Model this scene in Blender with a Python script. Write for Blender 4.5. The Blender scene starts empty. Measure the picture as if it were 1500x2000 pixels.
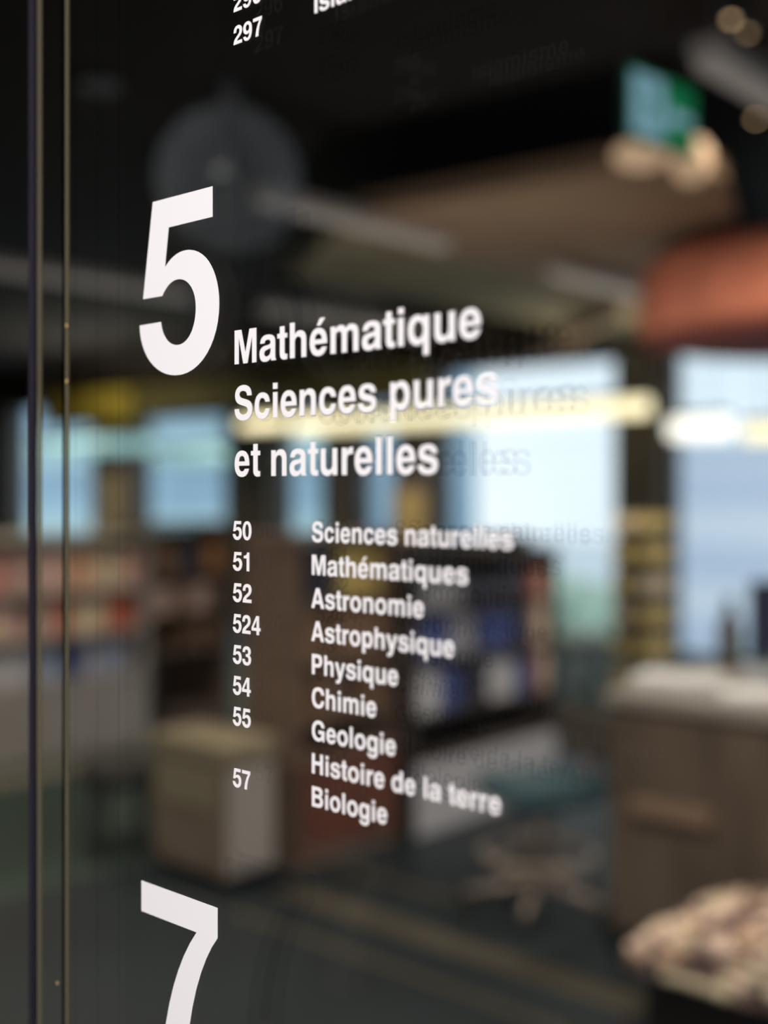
import bpy, bmesh, math, random
from mathutils import Vector, Matrix, noise
from mathutils.geometry import tessellate_polygon
random.seed(7)
S = bpy.context.scene
COL = S.collection

# ------------------------------------------------------------------ camera
# Room axes: +X runs from the glass panel to the window wall, +Y along the glass, Z up. Panel lies on x = PA.
HX, HY = 0.7453, 0.6667          # heading of the camera in the room
F = 2300.0                       # focal length in pixels of the 1500 px wide frame
EYE = 1.5
PA = 0.5104
cd = bpy.data.cameras.new('camera'); cam = bpy.data.objects.new('camera', cd); COL.objects.link(cam)
cam.location = (0, 0, EYE); cam.rotation_euler = (math.pi/2, 0, math.atan2(HY, HX) - math.pi/2)
cd.sensor_fit = 'HORIZONTAL'; cd.sensor_width = 24.0; cd.lens = 24.0*F/1500
cd.shift_y = -39.0/1500; cd.clip_start = 0.02; cd.clip_end = 400
cd.dof.use_dof = True; cd.dof.focus_distance = 0.785; cd.dof.aperture_fstop = 1.6
S.camera = cam

# ------------------------------------------------------------------ world: overcast sky
w = bpy.data.worlds.new('sky'); S.world = w; w.use_nodes = True
nt = w.node_tree; nt.nodes.clear()
wo = nt.nodes.new('ShaderNodeOutputWorld'); bg = nt.nodes.new('ShaderNodeBackground')
tc = nt.nodes.new('ShaderNodeTexCoord'); nz = nt.nodes.new('ShaderNodeTexNoise'); nz.inputs['Scale'].default_value = 3.0
cr = nt.nodes.new('ShaderNodeValToRGB')
cr.color_ramp.elements[0].position = 0.35; cr.color_ramp.elements[0].color = (0.64, 0.76, 0.88, 1)
cr.color_ramp.elements[1].position = 0.68; cr.color_ramp.elements[1].color = (0.88, 0.92, 0.98, 1)
nt.links.new(tc.outputs['Generated'], nz.inputs['Vector']); nt.links.new(nz.outputs['Fac'], cr.inputs['Fac'])
nt.links.new(cr.outputs['Color'], bg.inputs['Color']); nt.links.new(bg.outputs['Background'], wo.inputs['Surface'])
bg.inputs['Strength'].default_value = 1.5

# ------------------------------------------------------------------ large lights, exposure
def area(name, loc, target, sx, sy, power, col):
    l = bpy.data.lights.new(name, 'AREA'); l.shape = 'RECTANGLE'; l.size = sx; l.size_y = sy; l.energy = power; l.color = col
    o = bpy.data.objects.new(name, l); COL.objects.link(o); o.location = loc
    o.rotation_euler = (Vector(target) - Vector(loc)).to_track_quat('-Z', 'Y').to_euler(); return o
area('letter_fill_light', (-1.9, -0.35, 2.3), (PA, 0.55, 1.45), 1.5, 0.9, 96, (1.0, 0.955, 0.94))  # added fill behind the camera that lights the white letters
def spot(x, y, z, power, ang=125, col=(1.0, 0.86, 0.70)):
    l = bpy.data.lights.new('added_fill_spot', 'SPOT'); l.energy = power; l.spot_size = math.radians(ang); l.spot_blend = 0.7
    l.shadow_soft_size = 0.06; l.color = col
    o = bpy.data.objects.new('added_fill_spot', l); COL.objects.link(o); o.location = (x, y, z); return o
FILL_SPOTS = [(3.1, 4.5), (1.9, 0.9), (1.4, 3.9), (6.6, 7.6), (6.0, 1.2), (7.4, 9.0), (8.1, 12.6), (3.6, 7.6), (4.7, 1.9)]  # spots added under the ceiling to brighten the room
for x, y in FILL_SPOTS: spot(x, y, 3.30, 130 if x != 1.9 else 240)
area('added_upward_fill', (8.4, 4.6, 2.30), (8.0, 4.6, 3.3), 2.6, .10, 11, (1.0, 0.9, 0.7))  # unseen fill added to brighten soffit and ceiling from below
area('added_upward_fill', (8.4, 12.4, 2.30), (8.3, 12.4, 3.3), 2.4, .10, 24, (1.0, 0.9, 0.7))  # second added fill, lifting the trim and ceiling further left
area('added_soffit_fill', (4.45, 3.50, 1.295), (5.2, 3.4, 3.0), 1.0, .08, 11, (1.0, 0.9, 0.78))  # added fill aimed up at the soffit
S.view_settings.view_transform = 'Standard'; S.view_settings.look = 'None'
S.view_settings.gamma = 1; S.view_settings.exposure = 0; S.view_settings.use_curve_mapping = False
S.cycles.transparent_max_bounces = 32; S.cycles.max_bounces = 8
S.cycles.caustics_reflective = False; S.cycles.caustics_refractive = False

# ------------------------------------------------------------------ helpers
def rd(px): return (px - 750.0)/F
def at(px, py, Y):                      # a point of the room seen at that pixel at depth Y
    X = rd(px)*Y
    return Vector((X*HY + Y*HX, -X*HX + Y*HY, EYE - (py - 961.0)/F*Y))
def on_x(px, py, x):                    # ... on the plane x = const
    return at(px, py, x/(rd(px)*HY + HX))
MATS = {}
def mat(name, col, rough=0.7, noise=0.0, scale=8.0, col2=None, emit=0, metal=0.0, bump=0.0, stretch=(1,1,1)):
    if name in MATS: return MATS[name]
    m = bpy.data.materials.new(name); m.use_nodes = True; t = m.node_tree; p = t.nodes['Principled BSDF']
    p.inputs['Roughness'].default_value = rough; p.inputs['Metallic'].default_value = metal
    c = (*col, 1)
    p.inputs['Base Color'].default_value = c
    if noise or col2 or bump:
        tcn = t.nodes.new('ShaderNodeTexCoord'); mp = t.nodes.new('ShaderNodeMapping'); mp.inputs['Scale'].default_value = stretch
        nn = t.nodes.new('ShaderNodeTexNoise'); nn.inputs['Scale'].default_value = scale; nn.inputs['Detail'].default_value = 4
        t.links.new(tcn.outputs['Object'], mp.inputs['Vector']); t.links.new(mp.outputs['Vector'], nn.inputs['Vector'])
        r = t.nodes.new('ShaderNodeValToRGB')
        if col2 is None: lo = tuple(max(0, v*(1-noise)) for v in col); hi = tuple(min(1, v*(1+noise)) for v in col)
        else: lo, hi = col, col2
        r.color_ramp.elements[0].color = (*lo, 1); r.color_ramp.elements[1].color = (*hi, 1)
        r.color_ramp.elements[0].position = 0.35; r.color_ramp.elements[1].position = 0.65
        t.links.new(nn.outputs['Fac'], r.inputs['Fac']); t.links.new(r.outputs['Color'], p.inputs['Base Color'])
        if bump:
            b = t.nodes.new('ShaderNodeBump'); b.inputs['Strength'].default_value = bump; b.inputs['Distance'].default_value = 0.01
            t.links.new(nn.outputs['Fac'], b.inputs['Height']); t.links.new(b.outputs['Normal'], p.inputs['Normal'])
    if emit:
        p.inputs['Emission Color'].default_value = c; p.inputs['Emission Strength'].default_value = emit
    MATS[name] = m; return m
def clear_mat(name, tint, gloss=0.03, rough=0.0, diffuse=0.0, dcol=(0.5, 0.5, 0.5)):
    m = bpy.data.materials.new(name); m.use_nodes = True; t = m.node_tree; t.nodes.clear()
    o = t.nodes.new('ShaderNodeOutputMaterial'); a = t.nodes.new('ShaderNodeBsdfTransparent'); a.inputs[0].default_value = (*tint, 1)
    out = a.outputs[0]
    if diffuse:
        d = t.nodes.new('ShaderNodeBsdfDiffuse'); d.inputs[0].default_value = (*dcol, 1)
        mx = t.nodes.new('ShaderNodeMixShader'); mx.inputs[0].default_value = diffuse
        t.links.new(out, mx.inputs[1]); t.links.new(d.outputs[0], mx.inputs[2]); out = mx.outputs[0]
    if gloss:
        g = t.nodes.new('ShaderNodeBsdfGlossy'); g.inputs['Roughness'].default_value = rough
        mx = t.nodes.new('ShaderNodeMixShader'); mx.inputs[0].default_value = gloss
        t.links.new(out, mx.inputs[1]); t.links.new(g.outputs[0], mx.inputs[2]); out = mx.outputs[0]
    t.links.new(out, o.inputs[0]); MATS[name] = m; return m

def box(bm, x0, x1, y0, y1, z0, z1, mi=0, bev=0.0):
    vs = [bm.verts.new((x, y, z)) for z in (z0, z1) for y in (y0, y1) for x in (x0, x1)]
    fs = []
    for q in ((0,2,3,1), (4,5,7,6), (0,1,5,4), (2,6,7,3), (0,4,6,2), (1,3,7,5)):
        f = bm.faces.new([vs[i] for i in q]); f.material_index = mi; fs.append(f)
    if bev:
        es = {e for f in fs for e in f.edges}
        bmesh.ops.bevel(bm, geom=list(es), offset=bev, segments=2, affect='EDGES', profile=0.6)
def lathe(bm, prof, seg=32, c=(0,0,0), mi=0, arc=1.0, closed=False):
    rings = []
    for r, z in prof:
        rings.append([bm.verts.new((c[0]+r*math.cos(2*math.pi*i/seg), c[1]+r*math.sin(2*math.pi*i/seg), c[2]+z)) for i in range(seg)])
    for k in range(len(rings)-1):
        for i in range(seg):
            f = bm.faces.new((rings[k][i], rings[k][(i+1)%seg], rings[k+1][(i+1)%seg], rings[k+1][i])); f.material_index = mi; f.smooth = True
    if prof[0][0] > 1e-4: bm.faces.new(rings[0][::-1]).material_index = mi
    if prof[-1][0] > 1e-4: bm.faces.new(rings[-1]).material_index = mi
def tube(bm, p, q, r, seg=10, mi=0, r2=None):
    p, q = Vector(p), Vector(q); d = (q-p).normalized(); u = d.orthogonal().normalized(); v = d.cross(u); r2 = r if r2 is None else r2
    a = [bm.verts.new(p + (u*math.cos(2*math.pi*i/seg) + v*math.sin(2*math.pi*i/seg))*r) for i in range(seg)]
    b = [bm.verts.new(q + (u*math.cos(2*math.pi*i/seg) + v*math.sin(2*math.pi*i/seg))*r2) for i in range(seg)]
    for i in range(seg):
        f = bm.faces.new((a[i], a[(i+1)%seg], b[(i+1)%seg], b[i])); f.smooth = True; f.material_index = mi
    bm.faces.new(a[::-1]).material_index = mi; bm.faces.new(b).material_index = mi
def obj(name, bm, mats, parent=None, loc=(0,0,0), rz=0):
    me = bpy.data.meshes.new(name); bmesh.ops.recalc_face_normals(bm, faces=bm.faces[:]); bm.to_mesh(me); bm.free()
    for m in (mats if isinstance(mats, (list, tuple)) else [mats]): me.materials.append(MATS[m] if isinstance(m, str) else m)
    o = bpy.data.objects.new(name, me); COL.objects.link(o); o.location = loc; o.rotation_euler = (0, 0, rz)
    if parent: o.parent = parent
    return o
def tag(o, label, cat, group=None):
    o['label'] = label; o['category'] = cat
    if group: o['group'] = group
    return o
def thing(name, label, cat, loc=(0,0,0), rz=0, group=None):
    o = bpy.data.objects.new(name, None); COL.objects.link(o); o.location = loc; o.rotation_euler = (0, 0, rz)
    o.empty_display_size = 0.1
    return tag(o, label, cat, group)
def struct(name, bm, m, parent=None, loc=(0,0,0)):
    o = obj(name, bm, m, parent, loc)
    if not parent: o['kind'] = 'structure'
    return o
def B(*a, **k):
    bm = bmesh.new(); box(bm, *a, **k); return bm

# ------------------------------------------------------------------ materials
mat('black_ceiling', (0.008, 0.0055, 0.0062), 0.9, noise=0.3, scale=2)
mat('floor_lino', (0.010, 0.018, 0.023), 0.5, noise=0.25, scale=1.5)
mat('floor_green', (0.032, 0.055, 0.046), 0.7, noise=0.2, scale=1.5)
mat('floor_olive', (0.060, 0.052, 0.038), 0.6, noise=0.2, scale=3)
mat('dark_wall', (0.030, 0.026, 0.026), 0.9, noise=0.15, scale=3)
mat('pillar_brown', (0.15, 0.125, 0.10), 0.8, noise=0.2, scale=4)
mat('lintel_brown', (0.085, 0.066, 0.058), 0.85, noise=0.2, scale=2)
mat('yellow_paint', (0.70, 0.52, 0.07), 0.7, noise=0.12, scale=3)
mat('olive_paint', (0.20, 0.165, 0.055), 0.7, noise=0.12, scale=3)
mat('soffit_tan', (0.29, 0.19, 0.12), 0.85, noise=0.12, scale=1.2)
mat('soffit_olive', (0.25, 0.205, 0.12), 0.85, noise=0.12, scale=1.2)
mat('lamp_grey', (0.42, 0.38, 0.36), 0.5)
mat('dim_tube', (0.50, 0.44, 0.40), 0.4, emit=0.16)
mat('frame_metal', (0.10, 0.10, 0.11), 0.45, metal=0.6)
mat('vinyl_white', (0.875, 0.855, 0.87), 0.55)
mat('seal_black', (0.012, 0.008, 0.018), 0.7)
mat('glass_edge_olive', (0.17, 0.145, 0.085), 0.25)
mat('glass_edge_green', (0.10, 0.13, 0.085), 0.25)
mat('edge_bead', (0.55, 0.38, 0.16), 0.3)
mat('shelf_grey', (0.46, 0.43, 0.41), 0.6, noise=0.06, scale=4)
mat('plinth_grey', (0.58, 0.58, 0.64), 0.6)
mat('shelf_cream', (0.50, 0.46, 0.36), 0.6, noise=0.06, scale=4)
mat('shelf_brown', (0.17, 0.115, 0.088), 0.6, noise=0.25, scale=6, stretch=(1, 1, 8))
mat('shelf_dark', (0.055, 0.045, 0.042), 0.6, noise=0.2, scale=6)
mat('redwood', (0.16, 0.055, 0.035), 0.55, noise=0.25, scale=5, stretch=(1, 1, 8))
mat('desk_white', (0.30, 0.27, 0.25), 0.35)
mat('desk_brown', (0.12, 0.090, 0.070), 0.6, noise=0.22, scale=2.5, stretch=(3, 3, 1))
mat('desk_tan', (0.25, 0.17, 0.12), 0.6)
mat('paper', (0.85, 0.86, 0.88), 0.8)
mat('page', (0.75, 0.70, 0.58), 0.9)
mat('teal_fabric', (0.05, 0.10, 0.13), 0.9, noise=0.15, scale=40)
mat('back_fabric', (0.07, 0.06, 0.05), 0.9)
mat('chair_grey', (0.36, 0.30, 0.26), 0.35, metal=0.3)
mat('chair_dark', (0.03, 0.03, 0.028), 0.8)
mat('navy_plastic', (0.015, 0.02, 0.06), 0.4)
mat('bottle_brown', (0.12, 0.10, 0.09), 0.3)
mat('red_felt', (0.80, 0.27, 0.17), 0.95, noise=0.15, scale=4)
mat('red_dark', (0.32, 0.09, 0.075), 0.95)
mat('exit_green', (0.004, 0.20, 0.07), 0.5, emit=0.5)
mat('exit_blue', (0.28, 0.48, 0.64), 0.5, emit=0.62)
mat('exit_case', (0.05, 0.08, 0.09), 0.4)
mat('warm_glow', (0.30, 0.20, 0.125), 0.7, emit=1.5)
mat('warm_disc', (1.0, 0.70, 0.42), 0.4, emit=1.6)
mat('cream_tube', (1.0, 0.88, 0.56), 0.4, emit=1.7)
mat('white_tube', (1.0, 0.96, 0.86), 0.4, emit=1.9)
mat('cyan_tube', (0.52, 0.90, 0.90), 0.4, emit=0.62)
mat('timber', (0.30, 0.19, 0.12), 0.7, noise=0.2, scale=6)
mat('fleece', (0.30, 0.20, 0.16), 0.95, col2=(0.80, 0.60, 0.50), scale=9)
mat('plinth_black', (0.008, 0.006, 0.006), 0.6)
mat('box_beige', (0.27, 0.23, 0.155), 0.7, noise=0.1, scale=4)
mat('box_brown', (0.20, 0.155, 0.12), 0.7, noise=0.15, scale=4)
mat('box_grey', (0.40, 0.36, 0.34), 0.7, noise=0.05, scale=4)
mat('rack_metal', (0.035, 0.033, 0.032), 0.5, metal=0.5)
clear_mat('pane_glass', (0.965, 0.97, 0.965), 0.012)
clear_mat('edge_glass', (0.60, 0.58, 0.50), 0.05, 0.1, 0.30, (0.30, 0.27, 0.18))
clear_mat('dark_line', (0.45, 0.46, 0.47), 0)
clear_mat('window_glass', (0.97, 0.985, 0.98), 0.02)
clear_mat('globe_glass', (0.90, 0.92, 0.94), 0.02, 0.2, 0.16, (0.62, 0.66, 0.72))
_t = MATS['globe_glass'].node_tree; _lw = _t.nodes.new('ShaderNodeLayerWeight'); _lw.inputs['Blend'].default_value = 0.25
_mr = _t.nodes.new('ShaderNodeMapRange'); _mr.inputs['To Min'].default_value = 0.10; _mr.inputs['To Max'].default_value = 0.55
_t.links.new(_lw.outputs['Facing'], _mr.inputs['Value'])
_t.links.new(_mr.outputs['Result'], [n for n in _t.nodes if n.type == 'MIX_SHADER'][0].inputs[0])
clear_mat('ghost_film', (0.895, 0.90, 0.915), 0)  # dark tint that paints reflected ghosts in the glass
clear_mat('ghost_film_faint', (0.935, 0.94, 0.95), 0)
mat('facade_blue', (0.32, 0.47, 0.58), 0.5, noise=0.15, scale=0.3)
mat('facade_band', (0.48, 0.66, 0.70), 0.5)
mat('facade_pale', (0.84, 0.86, 0.92), 0.7)
mat('facade_pale_band', (0.66, 0.71, 0.82), 0.7)
mat('plaza', (0.62, 0.68, 0.72), 0.9, noise=0.12, scale=0.2)
mat('leaf_green', (0.40, 0.52, 0.42), 0.9, noise=0.3, scale=2)
mat('bark', (0.10, 0.07, 0.05), 0.9)

# ------------------------------------------------------------------ shell
X0, X1, Y0, Y1, ZC = -5.0, 9.63, -5.0, 19.0, 3.35
struct('floor', B(X0-.2, X1+.35, Y0-.2, Y1+.2, -0.2, 0), 'floor_lino')
struct('ceiling', B(X0-.2, X1+.35, Y0-.2, Y1+.2, ZC, ZC+.25), 'black_ceiling')
struct('wall_back', B(X0-.2, X0, Y0-.2, Y1+.2, 0, ZC), 'dark_wall')
struct('wall_left', B(X0, X1+.35, Y1, Y1+.2, 0, ZC), 'dark_wall')
struct('wall_right', B(X0, X1+.35, Y0-.2, Y0, 0, ZC), 'dark_wall')
# green carpet zone in front of the left bookcase and olive floor bands
struct('floor_carpet', B(1.2, 9.5, 3.9, 8.0, 0, 0.004), 'floor_green')
for k, (x, wd, ya, yb) in enumerate([(3.06, .13, 1.7, 3.25), (3.40, .05, 2.6, 3.28), (2.78, .04, 1.8, 3.2)]):
    struct('floor_inlay', B(x-wd/2, x+wd/2, ya, yb, 0, 0.003), 'floor_olive')
# partition that holds the glass panels
struct('wall_front', B(PA, PA+.12, 2.32, Y1, 0, ZC), 'dark_wall')
struct('wall_front_end', B(PA, PA+.12, Y0, -0.72, 0, ZC), 'dark_wall')
struct('wall_front_head', B(PA, PA+.12, -0.72, 2.32, 2.75, ZC), 'dark_wall')

# ------------------------------------------------------------------ window wall
HEAD = 2.80
def wy(px): return on_x(px, 900, X1).y
struct('wall_window_head', B(X1, X1+.3, Y0, Y1, HEAD, ZC), 'lintel_brown')
pillars = [(1210, 1300), (782, 850), (640, 692), (450, 538), (190, 262), (-40, 20)]
edges = [Y0]
pl = [(wy(1660), wy(1580))] + [tuple(sorted((wy(a), wy(b)))) for a, b in pillars]
pl.sort()
last = Y0; n = 0
for (a, b) in pl + [(Y1-.05, Y1)]:
    if a - last > 0.2:
        n += 1
        fr = bmesh.new(); t = .05
        box(fr, X1+.08, X1+.18, last, a, 0, t); box(fr, X1+.08, X1+.18, last, a, HEAD-t, HEAD)
        box(fr, X1+.08, X1+.18, last, last+t, t, HEAD-t); box(fr, X1+.08, X1+.18, a-t, a, t, HEAD-t)
        wn = bpy.data.objects.new('window_%d' % n, None); COL.objects.link(wn); wn['kind'] = 'structure'
        wn.location = (X1+.1, (last+a)/2, 0)
        def sub(nm, bm, m):
            o = obj(nm, bm, m); o.parent = wn; o.matrix_parent_inverse = Matrix.Translation(-Vector(wn.location)); return o
        sub('window_frame', fr, 'frame_metal')
        sub('pane', B(X1+.12, X1+.13, last+t, a-t, t, HEAD-t), 'window_glass')
    if b < Y1: struct('pillar', B(X1-.1, X1+.3, a, b, 0, HEAD), 'pillar_brown')
    last = b
struct('trim_1', B(X1-.32, X1-.22, wy(292), wy(120), 2.42, 2.86), 'yellow_paint')
struct('trim_2', B(X1-.30, X1-.22, wy(860), wy(293), 2.44, 2.86), 'olive_paint')

# ------------------------------------------------------------------ outside
struct('ground_outside', B(X1+.4, 160, -120, 160, -6.3, -6.0), 'plaza')
def building(name, label, x, y0, y1, h, m, mb, floors, z0=-6.0):
    t = thing(name, label, 'building', (x, (y0+y1)/2, z0))
    def lb(*a, **k): return B(*a, **k)
    hw = (y1-y0)/2
    obj('facade', lb(0, 8, -hw, hw, 0, h), m, t)
    fh = h/floors
    for k in range(floors):
        obj('window_band', lb(-.12, 0, -hw+.6, hw-.6, k*fh+fh*.35, k*fh+fh*.8), mb, t)
    obj('roof', lb(-.3, 8.3, -hw-.3, hw+.3, h, h+.5), mb, t)
building('office_building', 'blue glass office block seen through the windows on the left', 34, 32, 80, 26, 'facade_blue', 'facade_band', 7)
building('office_building', 'pale low building outside the wide windows on the right', 44, -12, 24, 9.0, 'facade_pale', 'facade_pale_band', 3)
def tree(x, y, h, r, label, seed):
    rnd = random.Random(seed)
    t = thing('tree', label, 'tree', (x, y, -6))
    bm = bmesh.new(); tube(bm, (0,0,0), (0,0,h*.6), .22, 8, r2=.12)
    for k in range(5):
        a = k*1.3; tube(bm, (0,0,h*(.35+.05*k)), (math.cos(a)*r*.6, math.sin(a)*r*.6, h*(.6+.05*k)), .09, 6, r2=.03)
    obj('trunk', bm, 'bark', t)
    bm = bmesh.new()
    for k in range(26):
        v = Vector((rnd.uniform(-1,1), rnd.uniform(-1,1), rnd.uniform(-.8,1))).normalized()*rnd.uniform(.3,.8)*r
        bmesh.ops.create_icosphere(bm, subdivisions=2, radius=r*rnd.uniform(.25,.45), matrix=Matrix.Translation(v+Vector((0,0,h*.7))))
    for v in bm.verts: v.co += Vector((rnd.uniform(-1,1), rnd.uniform(-1,1), rnd.uniform(-1,1)))*.08
    obj('crown', bm, 'leaf_green', t)
tree(21.4, 13.6, 6.6, 1.3, 'green tree outside the window beside the dark bookcase', 3)
tree(25, 10.6, 5.0, 1.1, 'smaller green tree outside behind the reading desk', 5)

# ------------------------------------------------------------------ suspended ceiling parts
def prism(pts, z0, z1):
    bm = bmesh.new()
    a = [bm.verts.new((x, y, z0)) for x, y in pts]; b = [bm.verts.new((x, y, z1)) for x, y in pts]
    bm.faces.new(a[::-1]); bm.faces.new(b)
    for i in range(len(pts)): bm.faces.new((a[i], a[(i+1)%len(pts)], b[(i+1)%len(pts)], b[i]))
    return bm
so = thing('ceiling_soffit', 'large tan suspended ceiling panel with cut corner under the black ceiling', 'ceiling panel', (4.4, 2.4, 2.9))
def local(bm, o):
    bmesh.ops.translate(bm, verts=bm.verts[:], vec=-Vector(o.location)); return bm
obj('panel', local(prism([(4.48,2.38), (4.34,4.10), (6.9,4.6), (9.4,4.7), (9.4,3.9), (6.4,2.95), (4.95,2.38)], 2.90, 3.0), so), 'soffit_tan', so)
obj('panel', local(prism([(4.34,4.11), (5.28,5.57), (9.4,5.57), (9.4,4.71), (6.9,4.61)], 2.90, 3.0), so), 'soffit_olive', so)
for x, y in ((5.2,2.8), (5.2,4.8), (8.6,5.2), (8.6,4.2)):
    bm = bmesh.new(); tube(bm, (x,y,3.0), (x,y,ZC), .012, 8); obj('rod', local(bm, so), 'frame_metal', so)
def strip(x0, x1, y, z, label):
    t = thing('strip_lamp', label, 'lamp', (x0, y, z), group='unlit looking grey strip lamps under the ceiling')
    L = x1-x0
    obj('housing', B(0, L, -.06, .06, .015, .07, bev=.008), 'lamp_grey', t)
    obj('diffuser', B(.02, L-.02, -.05, .05, -.02, .015, bev=.008), 'dim_tube', t)
    for e in (.08, L-.08):
        bm = bmesh.new(); zt = (2.9 if (x0+e > 5.3 and 2.9 < y < 5.5) else ZC) - z
        tube(bm, (e, 0, .07), (e, 0, zt), .006, 6); obj('hanger', bm, 'frame_metal', t)
strip(3.66, 5.02, 4.03, 2.84, 'long grey strip lamp crossing behind the round pendant lamp')
strip(5.84, 7.70, 6.45, 2.84, 'grey strip lamp above the word Mathématique, below the tan ceiling panel')
strip(5.94, 7.05, 3.96, 2.82, 'short grey strip lamp under the tan ceiling panel beside the red drum')
strip(3.40, 4.60, 1.70, 2.85, 'bright grey strip lamp in the top corner right of the exit sign')
strip(3.20, 5.20, 6.45, 2.84, 'dim strip lamp far left behind the glass edge, level with the big numeral')
# red drum lamp
c = at(1570, 560, 6.5)
t = thing('drum_lamp', 'large round red drum hanging from the ceiling at the right edge', 'lamp', (c.x, c.y, 2.30))
bm = bmesh.new(); lathe(bm, [(.87, .06), (.90, .10), (.88, .42), (.80, .50)], 48)
obj('drum', bm, 'red_felt', t)
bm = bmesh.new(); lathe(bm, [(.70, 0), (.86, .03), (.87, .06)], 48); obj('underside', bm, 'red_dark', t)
for a in range(3):
    bm = bmesh.new(); p = (.5*math.cos(a*2.1), .5*math.sin(a*2.1)); tube(bm, (*p, .5), (*p, ZC-2.30), .006, 6); obj('hanger', bm, 'frame_metal', t)
# glass globe pendant
c = at(447, 350, 4.0)
t = thing('globe_pendant', 'large round grey translucent glass pendant lamp on a thick stem', 'lamp', tuple(c))
R = .245
bm = bmesh.new(); lathe(bm, [(R*math.sin(a), -R*math.cos(a)) for a in [math.pi*(.02+.95*i/24) for i in range(25)]], 48)
obj('globe', bm, 'globe_glass', t)
bm = bmesh.new(); lathe(bm, [(.034, R-.03), (.036, R+.09), (.022, R+.11)], 24); obj('stem', bm, 'frame_metal', t)
bm = bmesh.new(); tube(bm, (0,0,R+.11), (0,0,ZC-c.z), .006, 8); obj('cable', bm, 'seal_black', t)
bm = bmesh.new(); lathe(bm, [(.012, R), (.03, .12), (.032, .02), (.02, 0)], 20); obj('lamp_holder', bm, 'frame_metal', t)
# added glowing bowls behind the exit sign, standing in for warm-lit soffit patches
for (px, py, rx, rz, Y, lb) in ((1252, 302, .115, .055, 4.75, 'flat warm glowing bowl standing in for a lit soffit patch below the left half of the exit sign'),
                                (1350, 312, .085, .10, 4.95, 'rounded warm glowing bowl standing in for a lit soffit patch below the right half of the exit sign')):
    c = at(px, py, Y)
    t = thing('lit_patch_bowl', lb, 'lamp', tuple(c))
    bm = bmesh.new(); lathe(bm, [(rx*math.sin(a), -rz*math.cos(a)) for a in [math.pi*(.03+.8*i/14) for i in range(15)]], 32); obj('stand_in_bowl', bm, 'warm_glow', t)
    bm = bmesh.new(); tube(bm, (0,0,rz*.8), (0,0,(2.9 if c.x > 4.5 and c.y > 2.4 else ZC)-c.z), .006, 6); obj('cable', bm, 'seal_black', t)
# downlights as bokeh
for (px, py, k, lb) in ((1428, 38, 1.0, 'small round warm ceiling spotlight, left of the pair in the top right corner'),
                        (1460, 64, .5, 'dimmer warm ceiling spotlight just under the first one'),
                        (1476, 232, 1.0, 'round warm ceiling spotlight right of the exit sign')):
    Yd = (3.26-EYE)*F/(961-py); c = at(px, py, Yd)
    t = thing('downlight', lb, 'lamp', tuple(c))
    bm = bmesh.new(); lathe(bm, [(.015, 0), (.022, 0), (.022, ZC-c.z)], 24); obj('housing', bm, 'frame_metal', t)
    mm = mat('spot_lens_%d' % int(k*10+py), (1.0, .66, .36), .4, emit=3.2*k)
    bm = bmesh.new(); lathe(bm, [(.001, -.006), (.010, -.005), (.015, 0)], 24); obj('lens', bm, mm, t)
for i, (x, y) in enumerate(FILL_SPOTS):
    o = bmesh.new(); lathe(o, [(.075, 0), (.095, -.004), (.098, .0), (.098, .02), (.075, .02)], 24)
    q = obj('added_spot_ring', o, 'frame_metal', loc=(x, y, ZC-.02))  # rings made up to go with the added spots
    tag(q, 'black ring around an added fill spot in the dark ceiling', 'lamp', 'rings of added fill spots in the black ceiling')

# ------------------------------------------------------------------ exit sign
p0 = at(1228, 130, 4.0)
t = thing('exit_sign', 'hanging green emergency exit sign with pale pictogram and arrow', 'sign', (p0.x, p0.y, 2.712), rz=math.radians(-6))
W, H = .40, .245
obj('case', B(0, W, 0, .03, 0, H, bev=.004), 'exit_case', t)
obj('green_field', B(.006, W-.006, -.002, 0, .006, H-.006), 'exit_green', t)
bm = bmesh.new()   # door with running figure, drawn mirrored as the glass shows it
box(bm, .02, .20, -.004, -.002, .02, .225)
obj('doorway', bm, 'exit_blue', t)
bm = bmesh.new()
lathe(bm, [(.001, 0), (.016, 0), (.016, .002)], 16)
bmesh.ops.rotate(bm, verts=bm.verts[:], matrix=Matrix.Rotation(math.pi/2, 3, 'X'), cent=(0,0,0)); bmesh.ops.translate(bm, verts=bm.verts[:], vec=(.10, -.004, .185))
for a, b, r in (((.105,-.005,.165),(.12,-.005,.11),.013), ((.12,-.005,.11),(.09,-.005,.08),.008), ((.09,-.005,.08),(.10,-.005,.05),.007), ((.12,-.005,.11),(.15,-.005,.08),.008),
                ((.15,-.005,.08),(.175,-.005,.075),.007), ((.105,-.005,.16),(.075,-.005,.13),.006), ((.105,-.005,.16),(.145,-.005,.14),.006)):
    tube(bm, a, b, r, 8)
obj('running_figure', bm, 'exit_green', t)
bm = bmesh.new()
box(bm, .25, .37, -.004, -.002, .10, .135)
vs = [bm.verts.new((x, y, z)) for y in (-.004, -.002) for x, z in ((.25,.075), (.215,.1175), (.25,.16))]
bm.faces.new(vs[:3]); bm.faces.new(vs[3:][::-1])
for i in range(3): bm.faces.new((vs[i], vs[(i+1)%3], vs[3+(i+1)%3], vs[3+i]))
obj('arrow', bm, 'exit_blue', t)
for x in (.05, W-.05):
    bm = bmesh.new(); tube(bm, (x, .015, H), (x, .015, ZC-2.712), .004, 6); obj('hanger', bm, 'frame_metal', t)

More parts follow.
